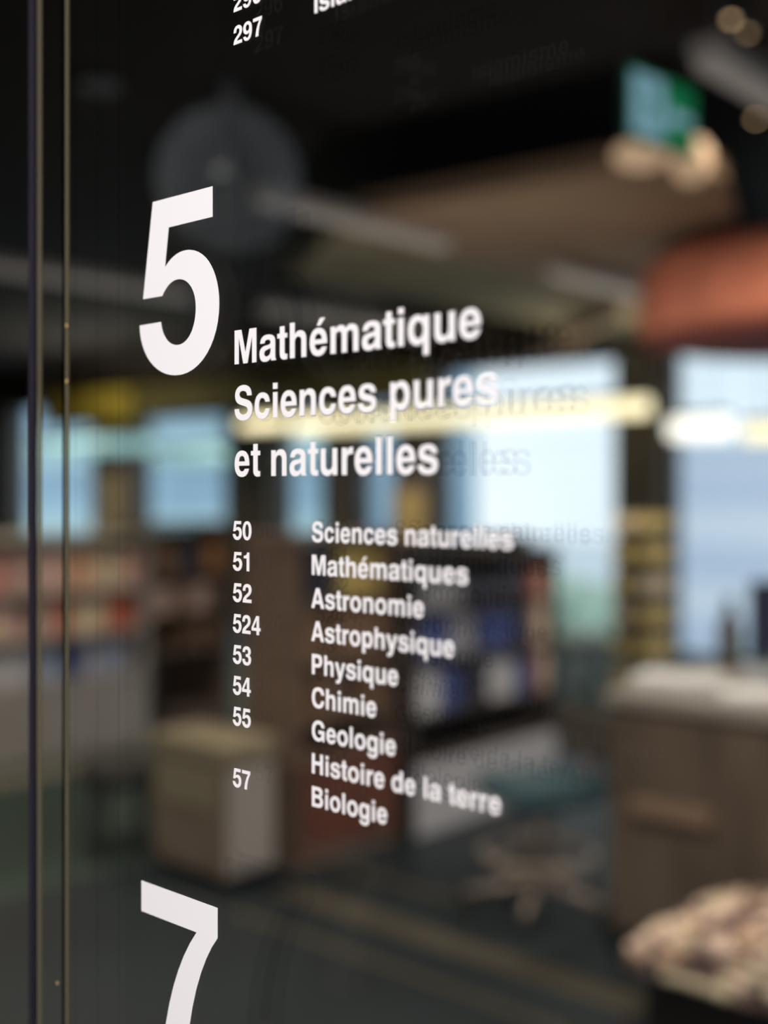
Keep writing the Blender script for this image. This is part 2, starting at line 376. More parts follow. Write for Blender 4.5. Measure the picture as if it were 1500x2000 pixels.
# ------------------------------------------------------------------ tube lamps by the windows
def wtube(px0, px1, py0, py1, x, m, lb, r=.055):
    a, b = on_x(px0, py0, x), on_x(px1, py1, x); zz = (a.z+b.z)/2; y0, y1 = sorted((a.y, b.y)); L = y1-y0
    t = thing('tube_lamp', lb, 'lamp', (x, y0, zz), group='lit tube lamps hanging before the windows')
    bm = bmesh.new(); tube(bm, (0, .03, 0), (0, L-.03, 0), r, 12); obj('tube', bm, m, t)
    bm = bmesh.new(); box(bm, -.03, .03, 0, L, r, r+.04); obj('rail', bm, 'frame_metal', t)
    for e in (.15, L-.15):
        bm = bmesh.new(); tube(bm, (0, e, r+.04), (0, e, ZC-zz), .004, 6); obj('hanger', bm, 'frame_metal', t)
wtube(575, 1270, 812, 818, 8.6, 'cream_tube', 'long cream lit tube lamp crossing behind the words Sciences pures', r=.075)
wtube(1306, 1425, 834, 838, 8.6, 'white_tube', 'short white lit tube lamp right of the dark pillar', r=.085)
wtube(1452, 1560, 843, 846, 8.6, 'cream_tube', 'pale yellow tube lamp at the right edge of the view', r=.07)
wtube(470, 560, 828, 826, 8.3, 'cream_tube', 'short cream tube lamp at the left end of the row', r=.06)
wtube(70, 290, 872, 872, 8.2, 'cyan_tube', 'cyan lit tube lamp in the window left of the big numeral', r=.09)
wtube(300, 440, 890, 890, 8.2, 'cyan_tube', 'cyan lit tube lamp in the second window from the left', r=.07)

# braces
def brace(p, q, lb):
    v = q-p; bm = bmesh.new(); L = v.length
    box(bm, -.05, .05, -.05, .05, 0, L, bev=.01)
    o = obj('timber_brace', bm, 'timber', loc=p); o.rotation_euler = v.to_track_quat('Z', 'Y').to_euler(); tag(o, lb, 'brace')
brace(on_x(1036, 700, X1), Vector((at(1195, 605, 8.6).x, at(1195, 605, 8.6).y, 2.80)), 'slanting timber brace running up to the tan ceiling panel')

# ------------------------------------------------------------------ bookcases and books
def book_mesh(name, m):
    bm = bmesh.new()   # unit book: thickness x, depth y, height z; spine towards -y, hollow cover round a page block
    c = .06
    box(bm, 0, c*1.5, 0, 1, 0, 1); box(bm, 1-c*1.5, 1, 0, 1, 0, 1)
    vs = []
    for k in range(5):
        a = math.pi*k/4; vs.append((.5-.5*math.cos(a), -.05*math.sin(a)))
    lo = [bm.verts.new((x, y, 0)) for x, y in vs]; hi = [bm.verts.new((x, y, 1)) for x, y in vs]
    for k in range(4): bm.faces.new((lo[k], lo[k+1], hi[k+1], hi[k]))
    bm.faces.new(lo); bm.faces.new(hi[::-1])
    box(bm, c*1.5, 1-c*1.5, .01, .96, .015, .985, mi=1)
    me = bpy.data.meshes.new(name); bm.normal_update(); bm.to_mesh(me); bm.free()
    me.materials.append(MATS[m]); me.materials.append(MATS['page']); return me
BC = {'red': (.60,.17,.10), 'tan': (.74,.45,.28), 'pink': (.78,.56,.50), 'cream': (.84,.70,.50), 'grey': (.45,.45,.50), 'blue': (.09,.13,.38), 'pale blue': (.42,.50,.66),
      'white': (.72,.72,.76), 'dark': (.05,.05,.08), 'brown': (.28,.17,.11), 'yellow': (.78,.60,.22), 'green': (.20,.34,.20), 'orange': (.62,.28,.08), 'teal': (.20,.36,.38)}
BM = {}
for k, v in BC.items():
    mat('cover_'+k, v, .6); BM[k] = book_mesh('book_'+k, 'cover_'+k)
NB = 0
def put_book(x, y, z, th, d, h, col, lb, grp, rz=0):
    global NB; NB += 1
    o = bpy.data.objects.new('book', BM[col]); COL.objects.link(o); o.location = (x, y, z); o.scale = (th, d, h); o.rotation_euler = (0, 0, rz)
    tag(o, lb, 'book', grp)
def bookcase(lb, x0, x1, yf, depth, h, levels, wood, rows, plinth=.08, place='', tail=(), top=None, door=None):
    """open side faces -y; levels: z of each board; rows: (z board index, colours, height, fill)"""
    t = thing('bookcase', lb, 'bookcase', (x0, yf, 0)); L = x1-x0; s = .022
    obj('side_panel', B(0, s, 0, depth, 0, h), wood, t); obj('side_panel', B(L-s, L, 0, depth, 0, h), wood, t)
    obj('back_panel', B(s, L-s, depth-.012, depth, plinth, h-s), wood, t)
    obj('top_board', B(-.01, L+.01, -.015, depth+.01, h, h+.025, bev=.004), top or wood, t)
    obj('plinth', B(s, L-s, .0, .02, 0, plinth), 'plinth_grey' if plinth > .2 else top or wood, t)
    if door:
        for k in range(2): obj('door', B(s+.002+k*(L-2*s)/2, s-.002+(k+1)*(L-2*s)/2, -.018, -.0005, plinth+.01, levels[0]-.03, bev=.003), door, t)
    for z in levels: obj('shelf', B(s, L-s, .0, depth-.012, z-s, z), wood, t)
    for (zi, cols, hh, fill) in rows:
        z = levels[zi]; x = s+.004; runlen = 0; col = random.choice(cols)
        while x < L-s-.05-.14*bool(tail):
            if runlen <= 0: col = random.choice(cols); runlen = random.randint(2, 6)
            th = random.uniform(.022, .042); runlen -= 1
            if random.random() > fill: x += random.uniform(.03, .08); continue
            if x+th > L-s-.003: break
            put_book(x0+x, yf+.03+random.uniform(0, .02), z+.0005, th, random.uniform(.15, .20), hh*random.uniform(.84, 1.0), col,
                     '%s book standing on the %s' % (col, place % ['lowest', 'middle', 'upper', 'top'][zi]), '%s books on the %s' % (col, place % ['lowest', 'middle', 'upper', 'top'][zi]))
            x += th+.0012
        for col in (tail[zi] if tail else ()):
            put_book(x0+x, yf+.01, z+.0005, .055, .2, hh, col, '%s book at the right end of the %s' % (col, place % ['lowest', 'middle', 'upper', 'top'][zi]), None); x += .058
    return t
bookcase('long low grey bookcase at the far left behind the glass edge', 2.35, 4.07, 5.42, .34, 1.25, [.47, .50, .74, .98], 'shelf_grey',
         [(3, ['tan', 'pink', 'tan', 'cream', 'red'], .22, .97), (2, ['red', 'pink', 'red', 'grey', 'cream'], .19, .97), (1, ['grey', 'blue', 'white', 'pale blue', 'blue'], .19, .95)],
         plinth=.10, place='%s shelf of the far left bookcase', top='shelf_cream', door='shelf_grey')
bookcase('dark brown bookcase right of the long grey one', 4.45, 5.12, 5.95, .34, 1.28, [.12, .50, .74, .98], 'shelf_brown',
         [(3, ['brown', 'brown', 'dark', 'orange'], .21, .85), (2, ['pink', 'brown', 'cream'], .17, .8), (1, ['brown', 'dark', 'brown'], .18, .7)],
         plinth=.10, place='%s shelf of the narrow brown bookcase')
bookcase('dark red-brown bookcase behind the column of subject names', 3.25, 3.84, 3.36, .32, 1.30, [.44, .58, .82, 1.06], 'shelf_brown',
         [(3, ['brown', 'yellow', 'dark', 'brown'], .21, .9), (2, ['brown', 'dark', 'orange', 'brown'], .20, .85), (1, ['brown', 'dark', 'brown'], .20, .85)],
         plinth=.06, place='%s shelf of the red-brown bookcase', door='redwood')
bookcase('dark bookcase with grey plinth and blue and white books right of the subject names', 3.88, 5.00, 3.30, .36, 1.20, [.34, .52, .76, .98], 'shelf_dark',
         [(3, ['grey', 'dark', 'pale blue', 'grey'], .13, .95), (2, ['grey', 'pale blue', 'dark', 'blue', 'grey'], .19, .95), (1, ['blue', 'pale blue', 'dark', 'blue', 'white'], .19, .95)],
         plinth=.31, place='%s shelf of the blue and white bookcase', top='shelf_dark', tail=[(), ('orange', 'white'), ('pink', 'cream'), ('red', 'pink')])

t = thing('added_uplight', 'long black trough added for the soffit fill light on top of the dark bookcase', 'lamp', (3.93, 3.44, 1.2255))
obj('added_trough', B(0, 1.04, 0, .12, 0, .012, bev=.002), 'rack_metal', t)  # housing made up for the added fill light
obj('rim', B(0, 1.04, 0, .008, .012, .06), 'rack_metal', t); obj('rim', B(0, 1.04, .112, .12, .012, .06), 'rack_metal', t)
# ------------------------------------------------------------------ beige box cabinet
t = thing('book_bin', 'low beige box cabinet with pale grey side below the numbers', 'cabinet', (2.90, 3.40, 0))
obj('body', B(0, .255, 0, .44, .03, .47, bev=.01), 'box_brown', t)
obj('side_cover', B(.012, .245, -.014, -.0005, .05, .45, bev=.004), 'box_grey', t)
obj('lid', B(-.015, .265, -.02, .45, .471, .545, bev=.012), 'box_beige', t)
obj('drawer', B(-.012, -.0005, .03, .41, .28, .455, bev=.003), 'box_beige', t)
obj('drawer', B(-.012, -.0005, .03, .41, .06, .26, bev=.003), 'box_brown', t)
for x in (.03, .20):
    for y in (.04, .38): obj('foot', B(x, x+.03, y, y+.03, 0, .03), 'plinth_black', t)
# pale bench by the window
c = at(1150, 1300, 9.0)
t = thing('window_bench', 'low pale bench in front of the bright window left of the book rack', 'bench', (c.x, c.y, 0), rz=.9)
obj('seat', B(-.30, .30, -.20, .20, .32, .40, bev=.02), mat('bench_pale', (.55, .62, .58), .8), t)
for x in (-.26, .20):
    for y in (-.17, .12): obj('leg', B(x, x+.05, y, y+.05, 0, .32, bev=.006), 'bench_pale', t)
# dark stool left of it
t = thing('low_stool', 'black low stool left of the beige box cabinet', 'stool', (2.95, 4.10, 0))
bm = bmesh.new(); lathe(bm, [(.17, .30), (.19, .32), (.19, .36), (.17, .38)], 28); obj('seat', bm, 'chair_dark', t)
for k in range(4):
    a = k*math.pi/2+.4; bm = bmesh.new(); tube(bm, (.13*math.cos(a), .13*math.sin(a), .30), (.17*math.cos(a), .17*math.sin(a), 0), .014, 8); obj('leg', bm, 'chair_dark', t)

# ------------------------------------------------------------------ spinning rack with yellow books
c = at(1255, 1100, 6.0)
t = thing('book_rack', 'tall dark rack tower in front of the pillar holding yellow books', 'rack', (c.x, c.y, 0))
bm = bmesh.new(); lathe(bm, [(.22, 0), (.22, .03), (.04, .06)], 28); obj('base', bm, 'rack_metal', t)
bm = bmesh.new(); tube(bm, (0,0,.06), (0,0,1.50), .02, 10); obj('pole', bm, 'rack_metal', t)
for k in range(6):
    z = .53+k*.157
    obj('tray', B(-.12, .12, -.12, .12, z-.01, z, bev=.003), 'rack_metal', t)
    for s in range(2):
        put_book(c.x-.105, c.y+(.029 if s else -.113), z+.0005, .21, .085, .066, 'yellow' if (k+s) % 3 else 'cream', 'thick %s book lying in tray of the dark rack tower' % ('yellow' if (k+s) % 3 else 'cream'),
                 'pale books stacked in the rack tower %s' % ('yellow' if (k+s) % 3 else 'cream'))

# yellow display post behind the subject names
c = at(800, 1050, 6.6)
t = thing('display_stand', 'brown display stand with yellow front between the windows', 'display stand', (c.x, c.y, 0), rz=math.atan2(HY, HX))
obj('post', B(0, .12, -.10, .10, 0, 1.56, bev=.01), 'shelf_brown', t)
obj('front_panel', B(-.012, -.0005, -.085, .085, .95, 1.5, bev=.003), mat('mustard', (.42, .30, .10), .7), t)
c = at(222, 980, 9.0)
t = thing('display_stand', 'cream display stand in front of the pillar far left', 'display stand', (c.x, c.y, 0), rz=math.atan2(HY, HX))
obj('post', B(0, .12, -.12, .12, 0, 1.30, bev=.01), 'shelf_brown', t)
obj('front_panel', B(-.02, -.0005, -.13, .13, 1.31-.30, 1.64, bev=.006), mat('cream_board', (.55, .47, .30), .7), t)

# ------------------------------------------------------------------ desk on the right
DX, DY1, DH = 3.465, 2.08, .83
t = thing('reading_desk', 'broad dark brown reading desk at the right edge', 'desk', (DX, .6, 0))
obj('worktop', B(-.02, .90, -.02, DY1-.6+.02, DH-.04, DH, bev=.006), 'desk_white', t)
L = DY1-.6; wpan = L/4
for k in range(4): obj('front_panel', B(0, .03, k*wpan+.004, (k+1)*wpan-.004, .04, DH-.04, bev=.004), 'desk_brown', t)
obj('side_panel', B(.031, .85, L-.03, L, .0, DH-.04), 'desk_brown', t); obj('side_panel', B(.031, .85, 0, .03, .0, DH-.04), 'desk_brown', t)
obj('footboard', B(.01, .03, 0, L, 0, .04), 'plinth_black', t)
a = on_x(1240, 1560, DX); b = on_x(1395, 1600, DX)
obj('cable_rail', B(-.03, -.0005, b.y-.6, a.y-.6, a.z-.045, a.z+.01, bev=.006), 'desk_tan', t)
# things on the desk
def on_desk(px, Y): v = at(px, 0, Y); return v.x, v.y
for k, (px, Y, n_, lb) in enumerate(((1330, 4.08, 9, 'stack of white paper on the desk beside the brown bottle'), (1500, 3.80, 6, 'lower stack of white paper on the desk at the right edge'))):
    x, y = on_desk(px, Y); bm = bmesh.new()
    for j in range(n_):
        dx = random.uniform(-.006, .006); box(bm, -.105+dx, .105+dx, -.148-dx, .148-dx, j*.004, j*.004+.0035)
    o = obj('paper_stack', bm, 'paper', loc=(x, y, DH+.0005), rz=.2+k*.3); tag(o, lb, 'paper')
x, y = on_desk(1425, 4.50)
t = thing('bottle', 'dark brown bottle standing on the brown desk', 'bottle', (x, y, DH+.0005))
bm = bmesh.new(); lathe(bm, [(.040, 0), (.044, .01), (.044, .17), (.022, .21), (.018, .235)], 24); obj('body', bm, 'bottle_brown', t)
bm = bmesh.new(); lathe(bm, [(.021, .235), (.021, .262), (.012, .266)], 20); obj('cap', bm, 'chair_dark', t)
x, y = on_desk(1585, 4.1)
t = thing('monitor', 'navy blue computer monitor on the desk cut by the right edge', 'monitor', (x, y, DH+.0005), rz=math.radians(30))
obj('foot', B(-.09, .09, -.12, .12, 0, .012, bev=.003), 'navy_plastic', t)
bm = bmesh.new(); tube(bm, (0,0,.012), (0,0,.12), .018, 10); obj('neck', bm, 'navy_plastic', t)
obj('screen', B(-.035, -.005, -.21, .21, .09, .36, bev=.01), 'navy_plastic', t)

# ------------------------------------------------------------------ swivel chair
t = thing('swivel_chair', 'teal swivel chair on a grey star base beside the desk', 'chair', (3.54, 2.42, 0), rz=-.4)
bm = bmesh.new(); bmesh.ops.create_cube(bm, size=1, matrix=Matrix.Diagonal((.37, .37, .075, 1)))
bmesh.ops.bevel(bm, geom=bm.edges[:], offset=.03, segments=4, affect='EDGES'); bmesh.ops.translate(bm, verts=bm.verts[:], vec=(0,0,.43)); obj('seat', bm, 'teal_fabric', t)
bm = bmesh.new()
box(bm, .19, .23, -.17, .17, .52, .70, bev=.018); obj('backrest', bm, 'back_fabric', t)
bm = bmesh.new(); tube(bm, (.10, 0, .385), (.215, 0, .42), .014, 8); tube(bm, (.215, 0, .42), (.21, 0, .56), .014, 8); obj('back_support', bm, 'chair_grey', t)
bm = bmesh.new(); tube(bm, (0,0,.08), (0,0,.395), .028, 14); obj('column', bm, 'chair_grey', t)
bm = bmesh.new()
for i in range(40):
    a0, a1 = 2*math.pi*i/40, 2*math.pi*(i+1)/40
    tube(bm, (.20*math.cos(a0), .20*math.sin(a0), .20), (.20*math.cos(a1), .20*math.sin(a1), .20), .014, 6)
for i in range(4):
    a0 = math.pi/2*i; tube(bm, (0,0,.20), (.2*math.cos(a0), .2*math.sin(a0), .20), .009, 6)
obj('foot_ring', bm, 'chair_grey', t)
for k in range(5):
    a = 2*math.pi*k/5+.2; bm = bmesh.new(); tube(bm, (0,0,.10), (.26*math.cos(a), .26*math.sin(a), .06), .022, 8, r2=.014)
    lg = obj('leg', bm, 'chair_grey', t)
    bm = bmesh.new(); x, y = .26*math.cos(a), .26*math.sin(a)
    tube(bm, (x-.012*math.sin(a), y+.012*math.cos(a), .026), (x+.012*math.sin(a), y-.012*math.cos(a), .026), .026, 12)
    obj('caster', bm, 'chair_dark', lg)

# ------------------------------------------------------------------ knobbly ottoman
t = thing('ottoman', 'knobbly beige and pink upholstered ottoman on a black base at the lower right', 'ottoman', (2.86, .55, 0))
LX, LY = .50, 1.10
obj('base', B(.03, LX-.03, .03, LY-.03, .0, .185, bev=.01), 'plinth_black', t)
rnd = random.Random(4)
bm = bmesh.new()
def top(y): return .27+.21*min(1, (LY-y)/.75)
N = 26; M = 12
grid = {}
for i in range(N+1):
    for j in range(M+1):
        y = LY*i/N; x = LX*j/M
        ex = min(x, LX-x, y, LY-y); hgt = top(y)-.05*max(0, 1-ex/.06)**2
        grid[i, j] = bm.verts.new((x, y, hgt))
for i in range(N):
    for j in range(M): bm.faces.new((grid[i,j], grid[i+1,j], grid[i+1,j+1], grid[i,j+1])).smooth = True
rim = [(i, 0) for i in range(N)]+[(N, j) for j in range(M)]+[(i, M) for i in range(N, 0, -1)]+[(0, j) for j in range(M, 0, -1)]
low = [bm.verts.new((grid[k].co.x, grid[k].co.y, .187)) for k in rim]
for k in range(len(rim)): bm.faces.new((grid[rim[k]], grid[rim[(k+1)%len(rim)]], low[(k+1)%len(rim)], low[k]))
bm.faces.new(low)
obj('cushion', bm, 'fleece', t)
fl = ['knob_cream', 'knob_pink', 'knob_tan', 'knob_taupe']
for nme, cc in zip(fl, ((.88,.76,.55), (.90,.70,.60), (.66,.46,.34), (.16,.10,.10))): mat(nme, cc, .95, bump=.4, scale=60)
bm = bmesh.new()
def knob(x, y, z):
    v = Vector((x, y, z)); r = rnd.uniform(.018, .032)
    ret = bmesh.ops.create_icosphere(bm, subdivisions=1, radius=r, matrix=Matrix.Translation(v) @ Matrix.Diagonal((1, 1.2, .9, 1)))
    nv = noise.noise(v*13.0)+rnd.uniform(-.15, .15); mi = 3 if nv < -.12 else 2 if nv < 0 else 1 if nv < .2 else 0
    for f in {f for vv in ret['verts'] for f in vv.link_faces}: f.material_index = mi; f.smooth = True
y = .02
while y < LY:
    x = .02
    while x < LX:
        ex = min(x, LX-x, y, LY-y); knob(x+rnd.uniform(-.01,.01), y+rnd.uniform(-.01,.01), top(y)-.03*max(0, 1-ex/.06)**2); x += .042
    z = .205
    while z < top(y)-.02:
        knob(rnd.uniform(-.004,.006), y+rnd.uniform(-.01,.01), z); z += .036
    y += .042
for xx in range(12):
    z = .205
    while z < .25: knob(.02+xx*.042, LY+rnd.uniform(-.004,.004), z); z += .036
o = obj('knob', bm, fl, t); o['kind'] = 'stuff'

# ------------------------------------------------------------------ glyphs (grotesque bold, drawn by hand; 1000 units per em)
def ell(cx, cy, rx, ry, k=.56, rev=False):
    P = [('M', (cx+rx, cy)), ('C', (cx+rx, cy+ry*k), (cx+rx*k, cy+ry), (cx, cy+ry)), ('C', (cx-rx*k, cy+ry), (cx-rx, cy+ry*k), (cx-rx, cy)),
         ('C', (cx-rx, cy-ry*k), (cx-rx*k, cy-ry), (cx, cy-ry)), ('C', (cx+rx*k, cy-ry), (cx+rx, cy-ry*k), (cx+rx, cy))]
    return P
def path(s):
    """'x,y x,y' are lines, 'C x,y x,y x,y' a curve"""
    tk = s.split(); out = []; i = 0; first = True
    pt = lambda q: tuple(float(v) for v in q.split(','))
    while i < len(tk):
        if tk[i] == 'C': out.append(('C', pt(tk[i+1]), pt(tk[i+2]), pt(tk[i+3]))); i += 4
        else: out.append(('M' if first else 'L', pt(tk[i]))); i += 1
        first = False
    return out
def flat(P, n=8):
    out = []; cur = None
    for c in P:
        if c[0] in 'ML': out.append(c[1]); cur = c[1]
        else:
            a, b, d = c[1:]
            for i in range(1, n+1):
                u = i/n; v = 1-u
                out.append((v**3*cur[0]+3*v*v*u*a[0]+3*v*u*u*b[0]+u**3*d[0], v**3*cur[1]+3*v*v*u*a[1]+3*v*u*u*b[1]+u**3*d[1]))
            cur = d
    o2 = []
    for p in out:
        if not o2 or abs(p[0]-o2[-1][0])+abs(p[1]-o2[-1][1]) > 1e-6: o2.append(p)
    if abs(o2[0][0]-o2[-1][0])+abs(o2[0][1]-o2[-1][1]) < 1e-6: o2.pop()
    return o2
def mirror(cs, fx, fy): return [[(fx(x), fy(y)) for x, y in c] for c in cs]
G = {}
def g(ch, adv, *paths): G[ch] = (adv, [flat(path(p)) if isinstance(p, str) else flat(p) for p in paths])
g('M', 833, '69,0 69,720 286,720 417,228 547,720 764,720 764,0 629,0 629,566 484,0 349,0 204,566 204,0')
g('H', 722, '71,0 71,720 221,720 221,447 500,447 500,720 650,720 650,0 500,0 500,322 221,322 221,0')
g('I', 278, '64,0 64,720 214,720 214,0')
g('l', 278, '69,0 69,720 209,720 209,0')
g('i', 278, '69,0 69,530 209,530 209,0', '69,595 69,720 209,720 209,595')
g('A', 722, '22,0 275,720 446,720 702,0 540,0 489,158 229,158 176,0', '268,279 359,560 450,279')
g('B', 722, '73,0 73,720 393,720 C 553,720 636,655 636,540 C 636,465 596,415 536,388 C 620,360 668,300 668,215 C 668,75 570,0 415,0',
  '219,597 219,440 375,440 C 445,440 487,468 487,520 C 487,572 448,597 380,597', '219,320 219,123 395,123 C 474,123 518,160 518,222 C 518,285 474,320 395,320')
g('C', 722, '537,471 688,471 C 668,640 555,737 382,737 C 175,737 44,590 44,360 C 44,130 170,-17 377,-17 C 560,-17 680,90 690,262 537,262 C 528,165 470,110 385,110 C 265,110 195,205 195,360 C 195,515 262,608 382,608 C 460,608 522,560 537,471')
g('G', 778, '550,490 698,490 C 680,650 560,737 398,737 C 190,737 44,585 44,355 C 44,130 185,-17 375,-17 C 460,-17 535,20 588,88 L2'.replace(' L2', '') + ' 602,0 705,0 705,385 405,385 405,263 562,263 C 550,165 490,108 400,108 C 275,108 195,205 195,358 C 195,515 275,610 395,610 C 480,610 530,565 550,490')
g('S', 667, '455,505 600,505 C 600,650 490,737 325,737 C 160,737 52,650 52,520 C 52,400 125,345 270,310 365,287 C 440,268 474,245 474,200 C 474,140 420,108 335,108 C 240,108 185,150 180,235 35,235 C 40,75 145,-17 330,-17 C 515,-17 625,70 625,220 C 625,335 555,395 420,428 310,454 C 230,473 198,495 198,540 C 198,585 240,612 315,612 C 400,612 448,575 455,505')
g('P', 667, '73,0 73,720 393,720 C 545,720 622,635 622,485 C 622,345 537,255 390,255 223,255 223,0', '223,597 223,378 350,378 C 430,378 470,415 470,488 C 470,560 430,597 350,597')
g('a', 556, '390,0 C 384,18 380,38 379,58 C 335,8 270,-15 200,-15 C 95,-15 29,50 29,150 C 29,245 85,300 190,316 300,331 C 350,338 371,352 371,382 C 371,417 335,440 280,440 C 220,440 190,417 183,370 50,370 C 55,480 135,546 285,546 C 430,546 511,490 511,385 511,110 C 511,65 515,35 533,20 533,0',
  '371,265 C 350,252 330,246 285,238 C 210,224 172,203 172,156 C 172,114 200,93 245,93 C 315,93 371,140 371,205')
g('c', 556, '378,343 518,343 C 506,470 415,546 283,546 C 130,546 34,440 34,265 C 34,95 128,-15 280,-15 C 410,-15 508,75 520,205 385,205 C 373,140 335,103 278,103 C 212,103 174,160 174,265 C 174,370 210,430 278,430 C 335,430 370,400 378,343')
Q = '408,720 548,720 548,0 413,0 413,68 C 375,12 325,-15 262,-15 C 130,-15 35,100 35,267 C 35,435 128,546 262,546 C 325,546 375,522 408,472'
g('d', 611, Q, ell(292, 266, 118, 162))
g('q', 611, '408,-207 548,-207 548,530 413,530 413,463 C 378,518 328,546 262,546 C 128,546 35,435 35,265 C 35,98 130,-15 262,-15 C 325,-15 375,12 408,62', ell(292, 266, 118, 162))
G['p'] = (611, mirror(G['q'][1], lambda x: 611-x, lambda y: y))
g('g', 611, '413,530 413,463 C 378,520 328,546 262,546 C 128,546 35,440 35,270 C 35,108 125,-3 258,-3 C 322,-3 372,22 408,72 408,15 C 408,-70 365,-110 290,-110 C 230,-110 200,-90 192,-55 52,-55 C 62,-155 145,-217 290,-217 C 460,-217 548,-140 548,10 548,530', ell(292, 272, 118, 156))
E_ = ['519,225 174,225 C 178,145 215,103 278,103 C 325,103 358,125 372,160 512,160 C 482,50 400,-15 278,-15 C 125,-15 34,92 34,262 C 34,440 128,546 280,546 C 430,546 521,440 521,262', '177,316 380,316 C 374,392 340,432 280,432 C 218,432 184,392 177,316']
g('e', 556, *E_)
g('é', 556, *E_, '232,592 322,738 475,738 340,592')
g('h', 611, '66,0 66,720 206,720 206,465 C 243,520 293,546 358,546 C 470,546 543,475 543,350 543,0 403,0 403,325 C 403,392 370,427 312,427 C 250,427 206,382 206,310 206,0')
g('n', 611, '66,0 66,530 201,530 201,460 C 240,518 292,546 358,546 C 470,546 543,475 543,350 543,0 403,0 403,325 C 403,392 370,427 312,427 C 250,427 206,382 206,310 206,0')
G['u'] = (611, mirror(G['n'][1], lambda x: 609-x, lambda y: 530-y))
g('m', 889, '66,0 66,530 201,530 201,465 C 232,520 283,546 348,546 C 410,546 458,520 482,465 C 515,520 568,546 632,546 C 745,546 822,475 822,355 822,0 682,0 682,340 C 682,398 654,428 604,428 C 550,428 514,390 514,330 514,0 374,0 374,340 C 374,398 346,428 297,428 C 240,428 206,390 206,330 206,0')
g('o', 611, ell(305, 265, 272, 281), ell(305, 265, 130, 164))
g('r', 389, '64,0 64,530 199,530 199,440 C 235,512 285,546 345,546 C 358,546 365,545 375,543 375,402 C 355,406 340,408 325,408 C 245,408 204,368 204,290 204,0')
g('s', 556, '378,372 512,372 C 508,488 420,546 278,546 C 135,546 52,483 52,378 C 52,293 105,248 205,226 325,200 C 372,189 392,176 392,148 C 392,112 350,90 285,90 C 215,90 172,118 166,170 28,170 C 32,50 125,-15 283,-15 C 440,-15 530,52 530,165 C 530,255 475,300 370,324 255,350 C 210,361 190,375 190,400 C 190,432 222,447 275,447 C 335,447 368,425 378,372')
g('t', 333, '98,675 238,675 238,530 318,530 318,435 238,435 238,155 C 238,115 255,102 290,102 C 300,102 308,103 318,105 318,0 C 292,-6 265,-9 240,-9 C 145,-9 98,35 98,125 98,435 20,435 20,530 98,530')
g('y', 556, '12,530 163,530 283,165 398,530 545,530 340,-55 C 305,-160 250,-213 145,-213 C 115,-213 90,-211 70,-207 70,-98 C 85,-100 100,-101 115,-101 C 165,-101 190,-80 203,-30 212,2')
g('0', 556, ell(278, 347, 246, 364, .60), ell(278, 347, 106, 250, .62))
g('1', 556, '232,0 232,485 78,485 78,582 C 195,585 252,630 264,710 372,710 372,0')
g('2', 556, '515,0 515,125 222,125 C 240,165 280,200 345,240 C 460,312 515,385 515,490 C 515,625 415,711 278,711 C 125,711 38,615 38,445 178,445 C 178,540 210,590 273,590 C 335,590 370,552 370,488 C 370,420 335,375 235,310 C 90,215 35,140 30,0')
g('3', 556, '225,315 262,315 C 345,315 383,275 383,205 C 383,142 342,102 275,102 C 205,102 170,140 165,222 27,222 C 32,70 120,-17 275,-17 C 425,-17 525,70 525,205 C 525,290 485,345 415,370 C 475,398 505,445 505,515 C 505,632 412,711 275,711 C 128,711 42,625 42,480 177,480 C 178,555 210,592 270,592 C 328,592 365,558 365,502 C 365,445 330,414 262,414 225,414')
g('4', 556, '315,0 315,150 25,150 25,272 292,710 452,710 452,265 535,265 535,150 452,150 452,0', '315,265 135,265 315,565')
g('7', 556, '35,710 523,710 523,592 C 428,485 338,270 328,0 176,0 C 192,230 280,450 395,583 35,583')
g('9', 556, '172,165 C 182,120 210,95 258,95 C 338,95 380,165 383,298 C 348,252 300,230 240,230 C 115,230 28,325 28,468 C 28,610 125,711 268,711 C 430,711 522,590 522,370 C 522,120 425,-17 255,-17 C 135,-17 55,50 35,165', ell(272, 468, 103, 122))
G['6'] = (556, mirror(G['9'][1], lambda x: 556-x, lambda y: 694-y))
G[' '] = (278, [])
# the big 5, traced on the panel plane and brought back to em units
TR = '395,870 C 455,760 540,705 625,705 C 790,705 900,930 900,1200 C 900,1560 730,1872 490,1872 C 300,1872 165,1680 160,1410 358,1375 C 368,1500 420,1590 505,1590 C 610,1590 682,1430 682,1240 C 682,1085 620,978 532,978 C 465,978 410,1040 370,1135 192,1165 282,262 838,113 838,398 430,497'
five = [on_x(240+x/4.762, 340+y/4.762, PA) for x, y in flat(path(TR), 12)]
yl, yr = max(p.y for p in five), min(p.y for p in five); zt, zb = max(p.z for p in five), min(p.z for p in five)
EM5 = (zt-zb)/.725
G['5'] = (556, [[((yl-p.y)/EM5*1000+30, (p.z-zb)/EM5*1000-15) for p in five]])
BIG5 = (yl+.030*EM5, zb+.015*EM5)

